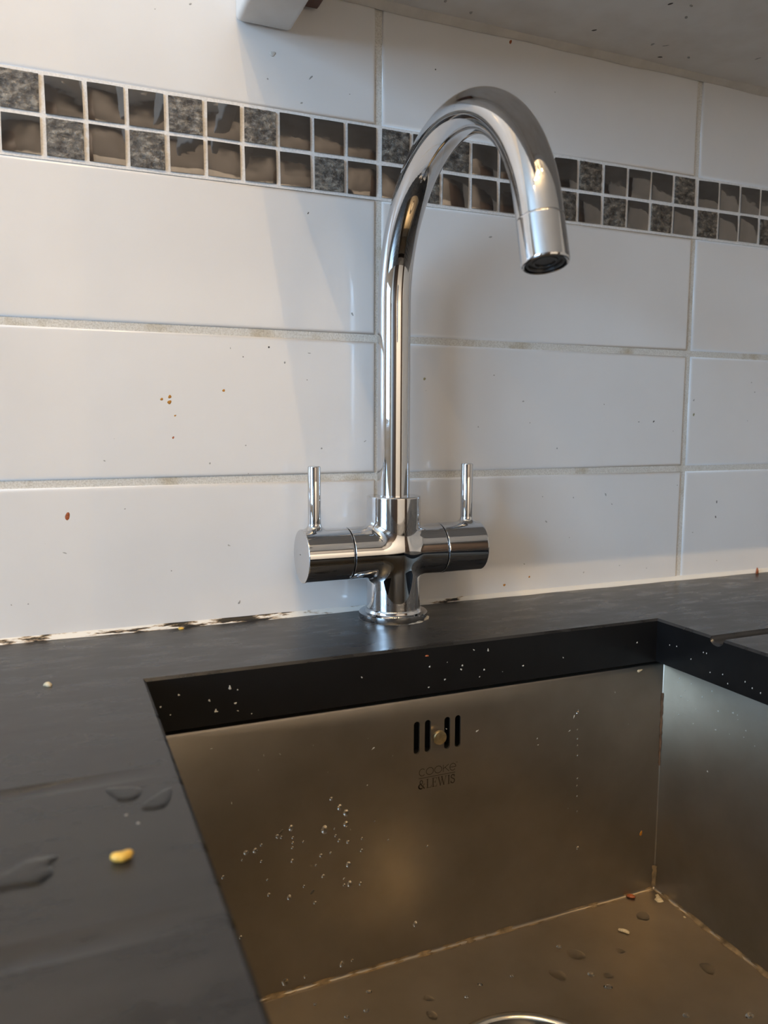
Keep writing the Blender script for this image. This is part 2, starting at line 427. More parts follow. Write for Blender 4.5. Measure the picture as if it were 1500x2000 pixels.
# ---------------------------------------------------------------- worktop
HX0, HX1, HY0, HY1 = -.1890, .1820, -.500, -.1090        # cut-out at the top face
ST, CH = .0325, .0016
GL = [(-.2350, .0060, .0022), (-.3390, .0065, .0022), (-.3870, .0060, .0024), (-.4370, .006, .0024)]
GRR = [(-.1675, .0058, .0042), (-.2185, .0058, .0042), (-.2695, .0058, .0042), (-.3205, .0058, .0042), (-.3715, .0058, .0042), (-.4225, .0058, .0042), (-.4735, .0058, .0042)]
def top_z(x, y):
    z = 0.0
    if x <= HX0+1e-6:
        tp = min(1, max(0, (-.194-x)/.10))
        for gy, hw, dp in GL:
            t_ = abs(y-gy)/hw
            if t_ < 1: z -= dp*tp*(1-t_*t_)**1.0
    if HX1-1e-6 <= x < .62:
        for gy, hw, dp in GRR:
            t_ = abs(y-gy)/hw
            if t_ < 1: z -= dp*math.sqrt(max(0, 1-t_*t_))
    return z
ys = {-.62, -.612, 0.0, HY0, HY1, -.05, -.13, -.15}
for gy, hw, dp in GL+GRR:
    for t_ in (-1.02, -1, -.97, -.9, -.75, -.5, -.25, 0, .25, .5, .75, .9, .97, 1, 1.02): ys.add(round(gy+t_*hw, 5))
ys = sorted(ys)
xs = sorted({XL+.001, -1.2, -.8, -.5, -.4, -.35, -.32, -.30, -.29, -.28, -.27, -.26, -.25, -.24, -.23, -.22, -.21, -.20, -.195, HX0, -.1, -.05, 0, .05, .1, HX1, .2, .25, .3, .4, .5, .6199, .62, 1.0, XR-.001})
V = []; F = []; idx = {}
def vid(x, y, z):
    k = (round(x, 5), round(y, 5), round(z, 6))
    if k not in idx:
        idx[k] = len(V); V.append((x, y, z))
    return idx[k]
for i in range(len(xs)-1):
    for j in range(len(ys)-1):
        xm, yc = (xs[i]+xs[i+1])/2, (ys[j]+ys[j+1])/2
        if HX0 < xm < HX1 and HY0 < yc < HY1: continue
        F.append([vid(x, y, top_z(x, y)) for x, y in ((xs[i], ys[j]), (xs[i+1], ys[j]), (xs[i+1], ys[j+1]), (xs[i], ys[j+1]))])
ntop = len(F)
hx = [x for x in xs if HX0 <= x <= HX1]; hy = [y for y in ys if HY0 <= y <= HY1]
loop = [(x, HY0) for x in hx]+[(HX1, y) for y in hy[1:]]+[(x, HY1) for x in hx[-2::-1]]+[(HX0, y) for y in hy[-2:0:-1]]
def inn(x, y, d): return (min(max(x, HX0+d), HX1-d), min(max(y, HY0+d), HY1-d))
L = len(loop)
rings = []
for d, dz in ((0, 0), (CH, -CH), (CH, None)):
    r = []
    for x, y in loop:
        a, b_ = inn(x, y, d)
        r.append(vid(x, y, top_z(x, y)) if d == 0 else len(V))
        if d: V.append((a, b_, top_z(x, y)+dz if dz is not None else -ST))
    rings.append(r)
for a, b_ in zip(rings, rings[1:]):
    for k in range(L):
        F.append((a[k], b_[k], b_[(k+1) % L], a[(k+1) % L]))
# front, ends, underside
for i in range(len(xs)-1):
    a, b_ = vid(xs[i], ys[0], 0), vid(xs[i+1], ys[0], 0)
    c, d_ = vid(xs[i+1], ys[0], -ST), vid(xs[i], ys[0], -ST)
    F.append((a, d_, c, b_))
for (x0, x1, y0, y1) in ((XL+.001, XR-.001, -.62, HY0), (XL+.001, XR-.001, HY1, 0), (XL+.001, HX0, HY0, HY1), (HX1, XR-.001, HY0, HY1)):
    n = len(V)
    V += [(x0, y0, -ST), (x1, y0, -ST), (x1, y1, -ST), (x0, y1, -ST)]
    F.append((n, n+3, n+2, n+1))
wt = mesh_obj('worktop', V, F, MT['worktop'], None, 34)
wt.data.materials.append(MT['worktop_edge'])
for p in wt.data.polygons:
    if abs(p.normal.z) < .5 and p.index >= ntop: p.material_index = 1
tag(wt, 'black worktop with a rectangular sink cut-out and drainer grooves', 'worktop')

# silicone bead between tiles and worktop
n = 140; V = []; F = []
prof = [(0, .0034), (-.0006, .0026), (-.0014, .0015), (-.0024, .0007), (-.0036, .00005), (.0012, .00005), (.0012, .0034)]
for i in range(n+1):
    x = -1.2+2.4*i/n if False else -.45+1.05*i/n
    wv = 1+.14*math.sin(x*61)+.10*math.sin(x*143+1)
    for y, z in prof: V.append((x, y*wv if y < 0 else y, z*(.85+.15*wv) if z > .001 else z))
P_ = len(prof)
for i in range(n):
    for k in range(P_):
        k2 = (k+1) % P_
        F.append((i*P_+k, i*P_+k2, (i+1)*P_+k2, (i+1)*P_+k))
tag(mesh_obj('trim_1', V, F, MT['silicone'], None, 60), 'white silicone bead with black mould between tiles and worktop', None, None, 'structure')

# ---------------------------------------------------------------- wall cabinet
cz, pz0 = .4462, .4138
cab = empty('wall_cabinet', (-.1, 0, cz))
tag(cab, 'white wall cabinet above the sink, its stained underside in view', 'cabinet')
def cbox(name, b_, mat, bev=0, seg=3):
    o = box(name, b_, mat, None, bev, seg); o.parent = cab
    o.matrix_parent_inverse = Matrix.Translation((.1, 0, -cz)); return o
cbox('bottom_panel', (-.0676, .95, -.300, -.0004, cz, cz+.018), MT['melamine'])
cbox('carcass', (-.0676, .95, -.298, -.0004, cz+.018, 1.15), MT['melamine'])
cbox('side_panel', (-.1055, -.0666, -.325, -.0004, pz0, 1.15), MT['melamine'], .0035, 4)
for k in range(2):
    cbox('door', (-.0650+k*.505, .4370+k*.505, -.320, -.3005, cz+.004, 1.148), MT['melamine'], .002, 2)
cbox('corner_block', (-.0664, -.0480, -.040, -.004, .4310, cz-.0002), MT['brown'], .001, 1)
# yellowed sealant strip between underside and tiles
V = []; F = []; n = 60
for i in range(n+1):
    x = -.066+.75*i/n
    k = .0042+.0004*math.sin(x*37)+.0003*math.sin(x*90)
    V += [(x, -.0004, cz-k), (x, -.0016, cz-k*.85), (x, -k*1.1, cz-.0006), (x, -k*1.3, cz), (x, -.0004, cz)]
for i in range(n):
    for k in range(5): F.append((i*5+k, i*5+(k+1) % 5, (i+1)*5+(k+1) % 5, (i+1)*5+k))
o = mesh_obj('sealant_bead', V, F, MT['beige_silicone'], None, 60); o.parent = cab; o.matrix_parent_inverse = Matrix.Translation((.1, 0, -cz))

# ---------------------------------------------------------------- sink bowl
BX0, BX1, BY0, BY1 = -.1960, .1925, -.506, -.1060
BZ0, BZ1 = -.2195, -.0368
sink = empty('sink', ((BX0+BX1)/2, (BY0+BY1)/2, BZ0))
tag(sink, 'undermounted stainless steel sink bowl with overflow slots', 'sink')
sinv = Matrix.Translation(sink.location).inverted()
def sp(o, parent=None):
    o.parent = parent or sink
    if parent is None: o.matrix_parent_inverse = sinv
    return o
def rrect(x0, x1, y0, y1, r, seg=6):
    P = []
    for cx, cy, a0 in ((x1-r, y1-r, 0), (x0+r, y1-r, 90), (x0+r, y0+r, 180), (x1-r, y0+r, 270)):
        for k in range(seg+1):
            a = R(a0+90*k/seg); P.append((cx+r*math.cos(a), cy+r*math.sin(a)))
    return P
vr, fr = .0012, .003
# slots in the back wall (x along wall, z)
SLX = (-.0155, -.0074, .0072, .0153); SLH = (-.0748, -.0522); SLR = .0022
segs = 6
V = []; F = []; idx = {}
prof = [(-.022, BZ1+.0004), (-.0016, BZ1+.0004), (-.0006, BZ1+.0000), (0, BZ1-.0012)]    # flange (outwards), lip
lower = [(0, BZ0+fr)]+[(fr*(1-math.cos(R(a))), BZ0+fr*(1-math.sin(R(a)))) for a in (22, 45, 68, 90)]
def ring(off, z):
    P = rrect(BX0+off, BX1-off, BY0+off, BY1-off, max(.0006, vr-off if off < vr else .0006), segs)
    s = len(V)
    V.extend((x, y, z) for x, y in P)
    return [s+k for k in range(len(P))]
RG = [ring(o_, z) for o_, z in prof+lower]
nn = len(RG[0])
ia, ib = segs, segs+1                            # the straight back side lies between these two corner verts
for q in range(len(RG)-1):
    for k in range(nn):
        if q == 3 and k == ia: continue          # back wall panel is cut out separately
        k2 = (k+1) % nn
        F.append((RG[q][k], RG[q][k2], RG[q+1][k2], RG[q+1][k]))
bz_t, bz_b = BZ1-.0012, BZ0+fr
outer = [Vector((BX0+vr, bz_b, 0)), Vector((BX1-vr, bz_b, 0)), Vector((BX1-vr, bz_t, 0)), Vector((BX0+vr, bz_t, 0))]
holes = []
for sx_ in SLX:
    h = []
    for k in range(9): a = R(180*k/8); h.append(Vector((sx_+SLR*math.cos(a), SLH[1]-SLR+SLR*math.sin(a), 0)))
    for k in range(9): a = R(180+180*k/8); h.append(Vector((sx_+SLR*math.cos(a), SLH[0]+SLR+SLR*math.sin(a), 0)))
    holes.append(h)
polys = [outer]+holes
flat = [v for p in polys for v in p]
base = len(V)
V.extend((v.x, BY1, v.y) for v in flat)
for t_ in tessellate_polygon(polys): F.append(tuple(base+i for i in t_))
p0 = base+4
for h in holes:                                   # sheet thickness inside the slots
    s = len(V); m_ = len(h)
    V.extend((v.x, BY1+.0015, v.y) for v in h)
    for k in range(m_): F.append((p0+k, p0+(k+1) % m_, s+(k+1) % m_, s+k))
    p0 += m_
# floor with a round hole for the waste
DX, DY, DR = 0.0, -.2305, .0560
fl_out = [Vector((V[i][0], V[i][1], 0)) for i in RG[-1]]
hole = [Vector((DX+DR*math.cos(2*math.pi*k/64), DY+DR*math.sin(2*math.pi*k/64), 0)) for k in range(64)]
base = len(V)
V.extend((v.x, v.y, BZ0) for v in fl_out+hole)
for t_ in tessellate_polygon([fl_out, hole]): F.append(tuple(base+i for i in t_))
bowl = mesh_obj('bowl', V, F, MT['steel'], None, 30)
bm = bmesh.new(); bm.from_mesh(bowl.data)
bmesh.ops.remove_doubles(bm, verts=bm.verts[:], dist=1e-6)
bmesh.ops.recalc_face_normals(bm, faces=bm.faces[:])
bm.to_mesh(bowl.data); bm.free()
bowl.data.set_sharp_from_angle(angle=R(30))
sp(bowl)
box_o = None
bm = bmesh.new()
for b_ in ((-.026, .024, BY1+.02, BY1+.022, -.082, -.046), (-.026, -.024, BY1+.0016, BY1+.02, -.082, -.046), (.022, .024, BY1+.0016, BY1+.02, -.082, -.046), (-.026, .024, BY1+.0016, BY1+.02, -.048, -.046), (-.026, .024, BY1+.0016, BY1+.02, -.082, -.080)):
    bm_box(bm, *b_)
sp(bm_obj('overflow_housing', bm, MT['dark_plastic']))
scr = lathe('overflow_screw', [(.0020, -.002), (.0020, .0024), (.0028, .0027), (.0044, .0028), (.0048, .0033), (.0048, .0050), (.0044, .0055), (.0030, .0057), (.001, .0058)], MT['brass'], None, 32,
            Matrix.Translation((-.0006, BY1, -.0638)) @ Matrix.Rotation(R(90), 4, 'X'), 40)
sp(scr)
# black sealant squeezed between bowl flange and worktop
V = []; F = []
for z in (-ST-.0001, BZ1+.0006):
    for x, y in rrect(BX0-.006, BX1+.006, BY0-.006, BY1+.006, .004, 4): V.append((x, y, z))
m_ = len(V)//2
for k in range(m_): F.append((k, (k+1) % m_, m_+(k+1) % m_, m_+k))
sp(mesh_obj('sealant_gap', V, F, MT['black_gap'], None, 40))
# grime fillets along the floor seams and in the corner
def fillet(name, p, q, d1, d2, w_, mat, n=40, seed=0):
    g = np.random.default_rng(seed)
    p, q, d1, d2 = (Vector(v) for v in (p, q, d1, d2))
    V = []; F = []
    for i in range(n+1):
        c = p.lerp(q, i/n)
        s1, s2 = w_*g.uniform(.45, 1.15), w_*g.uniform(.45, 1.15)
        V += [c+d1*s1, c+(d1*s1+d2*s2)*.30, c+d2*s2]
    for i in range(n):
        for k in range(2): F.append((i*3+k, (i+1)*3+k, (i+1)*3+k+1, i*3+k+1))
    return sp(mesh_obj(name, V, F, mat, None, 60))
e = .0002
fillet('seam_grime', (BX0+.01, BY1-e, BZ0+e), (BX1-.002, BY1-e, BZ0+e), (0, -1, 0), (0, 0, 1), .0024, MT['grime'], 60, 1)
fillet('seam_grime', (BX1-e, BY1-.002, BZ0+e), (BX1-e, BY0+.01, BZ0+e), (-1, 0, 0), (0, 0, 1), .0028, MT['grime'], 60, 2)
fillet('corner_grime', (BX1-e, BY1-e, -.118), (BX1-e, BY1-e, -.060), (-1, 0, 0), (0, -1, 0), .0014, MT['rust'], 22, 3)
fillet('corner_grime', (BX1-e, BY1-e, BZ0+.003), (BX1-e, BY1-e, BZ0+.020), (-1, 0, 0), (0, -1, 0), .0026, MT['grime'], 8, 4)
# waste: bright rim, dish and strainer basket
wst = lathe('waste', [(.0565, .0004), (.0562, .0018), (.0545, .0026), (.0525, .0022), (.0510, .0006), (.0480, -.0060), (.0420, -.0085), (.0405, -.010), (.0400, -.030)], MT['bright_steel'], None, 96, Matrix.Translation((DX, DY, BZ0)), 40, False)
sp(wst)
bk = lathe('strainer_basket', [(.0400, -.0100), (.0385, -.0090), (.0360, -.0105), (.0350, -.020), (.012, -.021), (.0105, -.012), (.0095, -.0105), (.001, -.010)], MT['bright_steel'], None, 64, Matrix.Translation((DX, DY, BZ0)), 40, False)
sp(bk)
lathe('waste_bowl', [(.058, -.001), (.058, -.040), (.001, -.040)], MT['dark_plastic'], None, 32, Matrix.Translation((DX, DY, BZ0)), 40, False)
sp(bpy.data.objects['waste_bowl'])
# printed maker's mark under the slots
LV = []; LF = []
def ribbon(pts, w_, ox, oz, sx_, sz_):
    P = [Vector((ox+p[0]*sx_, oz+p[1]*sz_)) for p in pts]
    for a, b_ in zip(P, P[1:]):
        d = b_-a
        if d.length < 1e-9: continue
        d.normalize(); nrm = Vector((-d.y, d.x))*w_/2; ex = d*w_*.3
        s = len(LV)
        for v in (a-ex-nrm, b_+ex-nrm, b_+ex+nrm, a-ex+nrm): LV.append((v.x, BY1-.00012, v.y))
        LF.append((s, s+1, s+2, s+3))
def arc(cx, cz_, rx, rz, a0, a1, n=18):
    return [(cx+rx*math.cos(R(a0+(a1-a0)*k/n)), cz_+rz*math.sin(R(a0+(a1-a0)*k/n))) for k in range(n+1)]
cw, chh, zz = .0054, .0049, -.0905
thin = .00042
x = -.0136
ribbon(arc(.48, .5, .46, .5, 48, 312), thin, x, zz, cw*.92, chh); x += cw*.98
ribbon(arc(.5, .5, .5, .5, 0, 360), thin, x, zz, cw, chh); x += cw*1.16
ribbon(arc(.5, .5, .5, .5, 0, 360), thin, x, zz, cw, chh); x += cw*1.22
ribbon([(0, 0), (0, 1)], thin, x, zz, cw, chh)
ribbon([(.75, 1), (0, .45)], thin, x, zz, cw, chh); ribbon([(.25, .62), (.8, 0)], thin, x, zz, cw, chh); x += cw*.90
ribbon([(.04, .5), (.94, .5)]+arc(.48, .5, .46, .5, 0, 315), thin, x, zz, cw*.92, chh)
ribbon([(0, 0), (1, 0)], .00030, .0142, zz+chh+.0004, .0011, 1)
ribbon([(0, 0), (1, 0)], .00040, -.0138, -.0921, .0274, 1)
zz, hh = -.0995, .0060
T_, t2 = .00085, .00030
def LT(strokes, x, w_):
    for pts, th in strokes: ribbon(pts, th, x, zz, w_, hh)
x = -.0138
LT([(arc(.42, .76, .22, .22, -60, 250), t2*1.6), ([(.30, .60), (.95, .0)], T_), (arc(.38, .28, .36, .28, 120, 300), T_*.8), ([(.56, .02), (.92, .5)], t2), ([(.78, .5), (1.05, .5)], t2)], x, .0044); x += .0058
LT([([(.2, 0), (.2, 1)], T_), ([(0, 1), (.42, 1)], t2), ([(0, 0), (.95, 0), (1.0, .25)], t2)], x, .0036); x += .0042
LT([([(.2, 0), (.2, 1)], T_), ([(0, 1), (.92, 1), (.95, .78)], t2), ([(.2, .52), (.7, .52)], t2), ([(.7, .38), (.7, .66)], t2), ([(0, 0), (.95, 0), (1.0, .25)], t2)], x, .0036); x += .0042
LT([([(.08, 1), (.32, 0)], T_), ([(.32, 0), (.52, .95)], t2), ([(.46, 1), (.70, 0)], T_), ([(.70, 0), (.94, 1)], t2), ([(-.04, 1), (.2, 1)], t2), ([(.36, 1), (.58, 1)], t2), ([(.82, 1), (1.04, 1)], t2)], x, .0066); x += .0074
LT([([(.5, 0), (.5, 1)], T_), ([(.15, 1), (.85, 1)], t2), ([(.15, 0), (.85, 0)], t2)], x, .0020); x += .0024
LT([(arc(.5, .75, .36, .24, 20, 200, 10)+arc(.5, .27, .42, .26, 110, -20, 8)[2:]+arc(.5, .27, .42, .26, -20, -160, 10), T_*.7), ([(.88, .72), (.88, 1)], t2), ([(.06, 0), (.06, .30)], t2)], x, .0033)
lg = mesh_obj('printed_mark', LV, LF, MT['logo'], None)
lg['label'] = 'dark printed maker mark reading COOKE & LEWIS'
sp(lg)

# ---------------------------------------------------------------- tap
TX0, TY0 = 0.0, -.0300
tap = empty('kitchen_tap', (TX0, TY0, 0))
tag(tap, 'chrome two-lever kitchen tap with a tall swan-neck spout', 'tap')
def tp_(o, parent=None):
    o.parent = parent or tap
    return o
def smin(a, b_, k):
    h = np.clip(.5+.5*(b_-a)/k, 0, 1)
    return b_*(1-h)+a*h-k*h*(1-h)
def capcyl(ax, P, r, lo_, hi, rd):
    """rounded capped cylinder along axis ax"""
    o_ = [i for i in range(3) if i != ax]
    d0 = np.sqrt(P[..., o_[0]]**2+P[..., o_[1]]**2)-r+rd
    d1_ = np.abs(P[..., ax]-(lo_+hi)/2)-(hi-lo_)/2+rd
    return np.minimum(np.maximum(d0, d1_), 0)+np.sqrt(np.maximum(d0, 0)**2+np.maximum(d1_, 0)**2)-rd
def sdf_mesh(name, f, lo_, hi, h, mat):
    lo_ = np.array(lo_, float); hi = np.array(hi, float)
    n = np.ceil((hi-lo_)/h).astype(int)+1
    ax = [lo_[i]+h*np.arange(n[i]) for i in range(3)]
    G = np.stack(np.meshgrid(*ax, indexing='ij'), -1)
    D = f(G); S = D < 0
    cs = np.zeros(tuple(n-1), int)
    for a in (0, 1):
        for b_ in (0, 1):
            for c in (0, 1): cs += S[a:n[0]-1+a, b_:n[1]-1+b_, c:n[2]-1+c]
    act = (cs > 0) & (cs < 8)
    ids = -np.ones(tuple(n-1), int); ids[act] = np.arange(act.sum())
    P = lo_+h*(np.argwhere(act)+.5)
    def grad(P):
        e_ = 2e-5; g = np.zeros_like(P)
        for i in range(3):
            d = np.zeros(3); d[i] = e_
            g[:, i] = (f(P+d)-f(P-d))/(2*e_)
        return g
    for _ in range(5):
        g = grad(P); P = P-g*(f(P)/np.maximum((g*g).sum(1), 1e-6))[:, None]
    g = grad(P); g /= np.maximum(np.linalg.norm(g, axis=1), 1e-9)[:, None]
    F = []
    for a in range(3):
        b_, c = (a+1) % 3, (a+2) % 3
        sl0 = [slice(None)]*3; sl1 = [slice(None)]*3
        sl0[a] = slice(0, -1); sl1[a] = slice(1, None)
        cr = S[tuple(sl0)] != S[tuple(sl1)]
        E = np.argwhere(cr)
        E = E[(E[:, b_] > 0) & (E[:, c] > 0) & (E[:, b_] < n[b_]-1) & (E[:, c] < n[c]-1)]
        pos = S[tuple(E.T)]
        q = []
        for db, dc in ((0, 0), (1, 0), (1, 1), (0, 1)):
            I = E.copy(); I[:, b_] -= db; I[:, c] -= dc
            q.append(ids[I[:, 0], I[:, 1], I[:, 2]])
        q = np.stack(q, 1)
        q[~pos] = q[~pos][:, ::-1]
        F.append(q)
    F = np.concatenate(F)
    me = bpy.data.meshes.new(name)
    me.from_pydata(P.tolist(), [], F.tolist())
    me.update(); me.materials.append(mat); me.shade_smooth()
    me.normals_split_custom_set_from_vertices(g.tolist())
    return link(name, me)
AZ, AR, AG, AE = .0503, .0193, .0370, .0712
def f_body(P):
    v = capcyl(2, P, .0200, -.002, .0915, .0010)
    Q = P-np.array([0, 0, AZ])
    a = capcyl(0, Q, AR, -AG+.0004, AG-.0004, .0005)
    return smin(v, a, .0050)
tp_(sdf_mesh('body', f_body, (-.042, -.024, .003), (.042, .024, .095), .0007, MT['chrome']))
lathe('base_ring', [(.0255, 0), (.0257, .0003), (.0257, .0046), (.0252, .0051), (.0226, .0052), (.0216, .0054), (.0213, .0060), (.0212, .0072), (.0206, .0080), (.0195, .0082)], MT['chrome'], tap, 96)
for s in (-1, 1):
    def f_h(P):
        Q = P-np.array([0, 0, AZ])
        a = capcyl(0, Q, AR, *sorted((s*(AG+.0004), s*AE)), .0006)
        l = capcyl(2, P-np.array([s*.0613, 0, 0]), .0046, AZ, .0760, .0001)
        return smin(a, l, .0045)
    hd = tp_(sdf_mesh('handle', f_h, (min(s*.034, s*.074), -.023, .029), (max(s*.034, s*.074), .023, .0752), .0007, MT['chrome']))
    lathe('lever', [(.0046, .0745), (.0046, .1134), (.0043, .1141), (.0036, .1143), (.0005, .1143)], MT['chrome'], hd, 40, Matrix.Translation((s*.0613, 0, 0)))
    lathe('valve_ring', [(.0183, -.0012), (.0183, .0012)], MT['black_gap'], hd, 48, Matrix.Translation((s*AG, 0, AZ)) @ Matrix.Rotation(R(90), 4, 'Y'))
    if s < 0: box('engraved_dot', (-AE-.00004, -AE+.0003, .0016, .0036, AZ+.0005, AZ+.0012), MT['speck'], hd)
# swan neck
PRr, AH, ARC, ANG, END = .0119, .2282, .0952, 2.8919, .0310
azm = -.0205
dv = Vector((math.sin(azm), -math.cos(azm), 0))
def path(s_):
    Z = Vector((0, 0, 1))
    if s_ < AH: return Vector((-.0002, 0, s_)), Z.copy()
    a = (s_-AH)/ARC
    if a < ANG: return Vector((-.0002, 0, AH))+dv*ARC*(1-math.cos(a))+Z*ARC*math.sin(a), dv*math.sin(a)+Z*math.cos(a)
    p = Vector((-.0002, 0, AH))+dv*ARC*(1-math.cos(ANG))+Z*ARC*math.sin(ANG)
    t_ = dv*math.sin(ANG)+Z*math.cos(ANG)
    return p+t_*(s_-AH-ANG*ARC), t_
TOT = AH+ARC*ANG+END
side = dv.cross(Vector((0, 0, 1)))
def sweep(name, prof, parent, mat, seg=56, smooth=35):
    V = []; F = []
    for s_, r in prof:
        p, t_ = path(s_); nrm = side.cross(t_)
        for k in range(seg):
            a = 2*math.pi*k/seg
            V.append(p+side*r*math.cos(a)+nrm*r*math.sin(a))
    for i in range(len(prof)-1):
        for k in range(seg):
            k2 = (k+1) % seg
            F.append((i*seg+k, (i+1)*seg+k, (i+1)*seg+k2, i*seg+k2))
    F.append(tuple(range(seg))); F.append(tuple((len(prof)-1)*seg+k for k in reversed(range(seg))))
    o = mesh_obj(name, V, F, mat, parent, smooth)
    bm = bmesh.new(); bm.from_mesh(o.data); bmesh.ops.recalc_face_normals(bm, faces=bm.faces[:]); bm.to_mesh(o.data); bm.free()
    o.data.set_sharp_from_angle(angle=R(smooth))
    return o
SE = TOT-.0235
pr = [(.0905, PRr)]+[(.10+(AH-.10)*k/8, PRr) for k in range(9)]
pr += [(AH+ARC*ANG*k/110, PRr) for k in range(1, 111)]
pr += [(SE-.001, PRr), (SE-.0003, PRr), (SE-.00015, PRr-.0002), (SE, PRr-.0004)]
spout = sweep('spout', pr, tap, MT['chrome'])
nz = sweep('nozzle', [(SE-.0001, PRr-.0004), (SE+.0001, PRr), (SE+.0003, PRr+.0001), (SE+.001, PRr+.0001), (TOT-.012, PRr+.0001), (TOT-.0015, PRr+.0001), (TOT-.0008, PRr+.0001), (TOT-.0002, PRr-.0003), (TOT, PRr-.0009), (TOT-.0002, PRr-.0014), (TOT-.003, PRr-.0016)], spout, MT['chrome'])
ae = sweep('aerator', [(TOT-.006, .0099), (TOT-.0012, .0099), (TOT-.0006, .0094), (TOT-.0006, .0086), (TOT-.0016, .0082), (TOT-.0016, .0064), (TOT-.0012, .0062), (TOT-.0012, .0052), (TOT-.0018, .0050), (TOT-.0018, .001)], spout, MT['dark_plastic'])
# limescale ring around the base
V = []; F = []; n = 72
for i in range(n):
    a = 2*math.pi*i/n
    g = max(0, .1+.9*math.cos(a+R(25)))*(.7+.3*math.sin(a*9)+.25*math.sin(a*17+1))
    ro = .0258+.0022*max(0, g-.25); hz = .00006+.0007*max(0, g-.25)
    for r, z in ((.0257, .00005), (.0257, hz), ((.0257+ro)/2, hz*.8), (ro, .00005)): V.append((TX0+r*math.cos(a), TY0+r*math.sin(a), z))
for i in range(n):
    j = (i+1) % n
    for k in range(3): F.append((i*4+k, i*4+k+1, j*4+k+1, j*4+k))
tag(mesh_obj('limescale_ring', V, F, plain('limescale', (.42, .42, .40), .6, vary=.5, vscale=300), None, 60), 'crusty pale limescale ring around the tap base', 'limescale')

# ---------------------------------------------------------------- small bits
def blob_mesh(name, n, flat, seed, mat, jag=.25, closed=True):
    """irregular domed blob, unit radius, z up"""
    g = np.random.default_rng(seed)
    ph = g.uniform(0, 6.28, 3); am = g.uniform(-jag, jag, 3)
    V = [(0, 0, flat)]; F = []
    for q, (rr, hh_) in enumerate(((.55, .86), (.88, .48), (1.0, 0))):
        for k in range(n):
            a = 2*math.pi*k/n
            r = rr*(1+sum(am[i]*math.sin((i+1)*a+ph[i]) for i in range(3)))
            V.append((r*math.cos(a), r*math.sin(a), flat*hh_))
    for k in range(n):
        k2 = (k+1) % n
        F.append((0, 1+k, 1+k2))
        for q in range(2): F.append((1+q*n+k, 1+(q+1)*n+k, 1+(q+1)*n+k2, 1+q*n+k2))
    if closed: F.append(tuple(1+2*n+k for k in reversed(range(n))))
    me = bpy.data.meshes.new(name)
    me.from_pydata(V, [], F); me.update(); me.materials.append(mat); me.shade_smooth()
    return me
WALLROT = Matrix.Rotation(R(90), 4, 'X')           # blob z -> -y (out of the wall)
def place_wall(me, name, x, y, z, r, ang=0, st=1, parent=None):
    o = link(name, me, parent)
    o.matrix_world = Matrix.Translation((x, y, z)) @ WALLROT @ Matrix.Rotation(ang, 4, 'Z') @ Matrix.Diagonal((r*st, r, r, 1))
    return o
def place_flat(me, name, x, y, z, r, ang=0, st=1):
    o = link(name, me)
    o.matrix_world = Matrix.Translation((x, y, z)) @ Matrix.Rotation(ang, 4, 'Z') @ Matrix.Diagonal((r*st, r, r, 1))
    return o
spk = [blob_mesh('dirt_speck', 8, .3, 200+k, MT['speck'] if k < 1 else MT['grey_speck'], .3) for k in range(5)]
for x, z in SPECKS:
    place_wall(spk[rng.integers(5)], 'dirt_speck', x, .00005, z, rng.uniform(.00030, .00075), rng.uniform(0, 6), rng.choice([1, 1, 1.8, 2.4]), wall)
om = [blob_mesh('food_splash', 12, .22, 300+k, mt_, .16) for k, mt_ in enumerate((MT['orange'], MT['rusty_red'], MT['olive'], plain('dried_drip', (.62, .61, .58), .3)))]
OR = [(0, .0010, 1), (0, .0012, 1), (0, .0013, 1.2), (0, .0006, 1.5), (0, .0010, 1), (0, .0011, 1.2), (0, .0009, 1), (2, .0013, 1), (2, .0012, 1.2), (1, .0018, 1.5), (3, .0018, 1.2), (1, .0012, 1.3), (1, .0008, 1.2)]
for (x, z), (k, r, st) in zip(ORANGE, OR):
    place_wall(om[k], 'food_splash', x, .00005, z, r, R(rng.uniform(30, 120)), st, wall)
bpy.context.view_layer.update()
for k, (x, y) in enumerate([(0.1934, -0.083), (0.209, -0.0867), (0.2179, -0.0724), (0.2241, -0.0301), (0.2353, -0.0321), (0.2453, -0.0152), (0.2673, -0.0237), (0.0423, -0.022), (0.0669, -0.0156), (0.3212, -0.0449), (0.1669, -0.0296)]):
    o = link('stain', spk[k % 5], cab)
    o.matrix_world = Matrix.Translation((x, y, cz)) @ Matrix.Rotation(math.pi, 4, 'X') @ Matrix.Rotation(rng.uniform(0, 6), 4, 'Z') @ Matrix.Diagonal((.0022, .0011, .0005, 1))
bpy.context.view_layer.update()

dm = [blob_mesh('water_drop', 14, .5, 400+k, MT['water'], .07) for k in range(4)]
for k, (x, z, r) in enumerate(DROPS):
    o = place_wall(dm[k % 4], 'water_drop', x, BY1-.00005, z, r, R(90), rng.uniform(1.05, 1.4))
    tag(o, 'clear water droplet clinging to the back wall of the sink', 'water drop', 'droplets on the back wall of the sink')
for x, z, r in DOTS:
    o = place_wall(dm[0], 'water_drop', x, BY1-.00005, z, r, R(90), 1.3)
    tag(o, 'tiny water bead in the vertical dotted trickle right of the overflow', 'water drop', 'beads of the dotted trickle')
POOLS = ['small water pool left of the drain, the one nearer the back seam', 'small water pool left of the drain, the one nearer the drain rim',
         'broad oval water pool left of the rice grain', 'oval water pool lying alone by the right seam of the sink floor',
         'water pool just behind the drain rim, leftmost of the middle cluster', 'small water pool in front of the rice grain, nearer the drain',
         'blocky water pool just in front of the back corner scraps', 'small water pool just in front of the rice grain']
fm = [blob_mesh('water_pool', 18, .16, 420+k, MT['water'], .16, False) for k in range(5)]
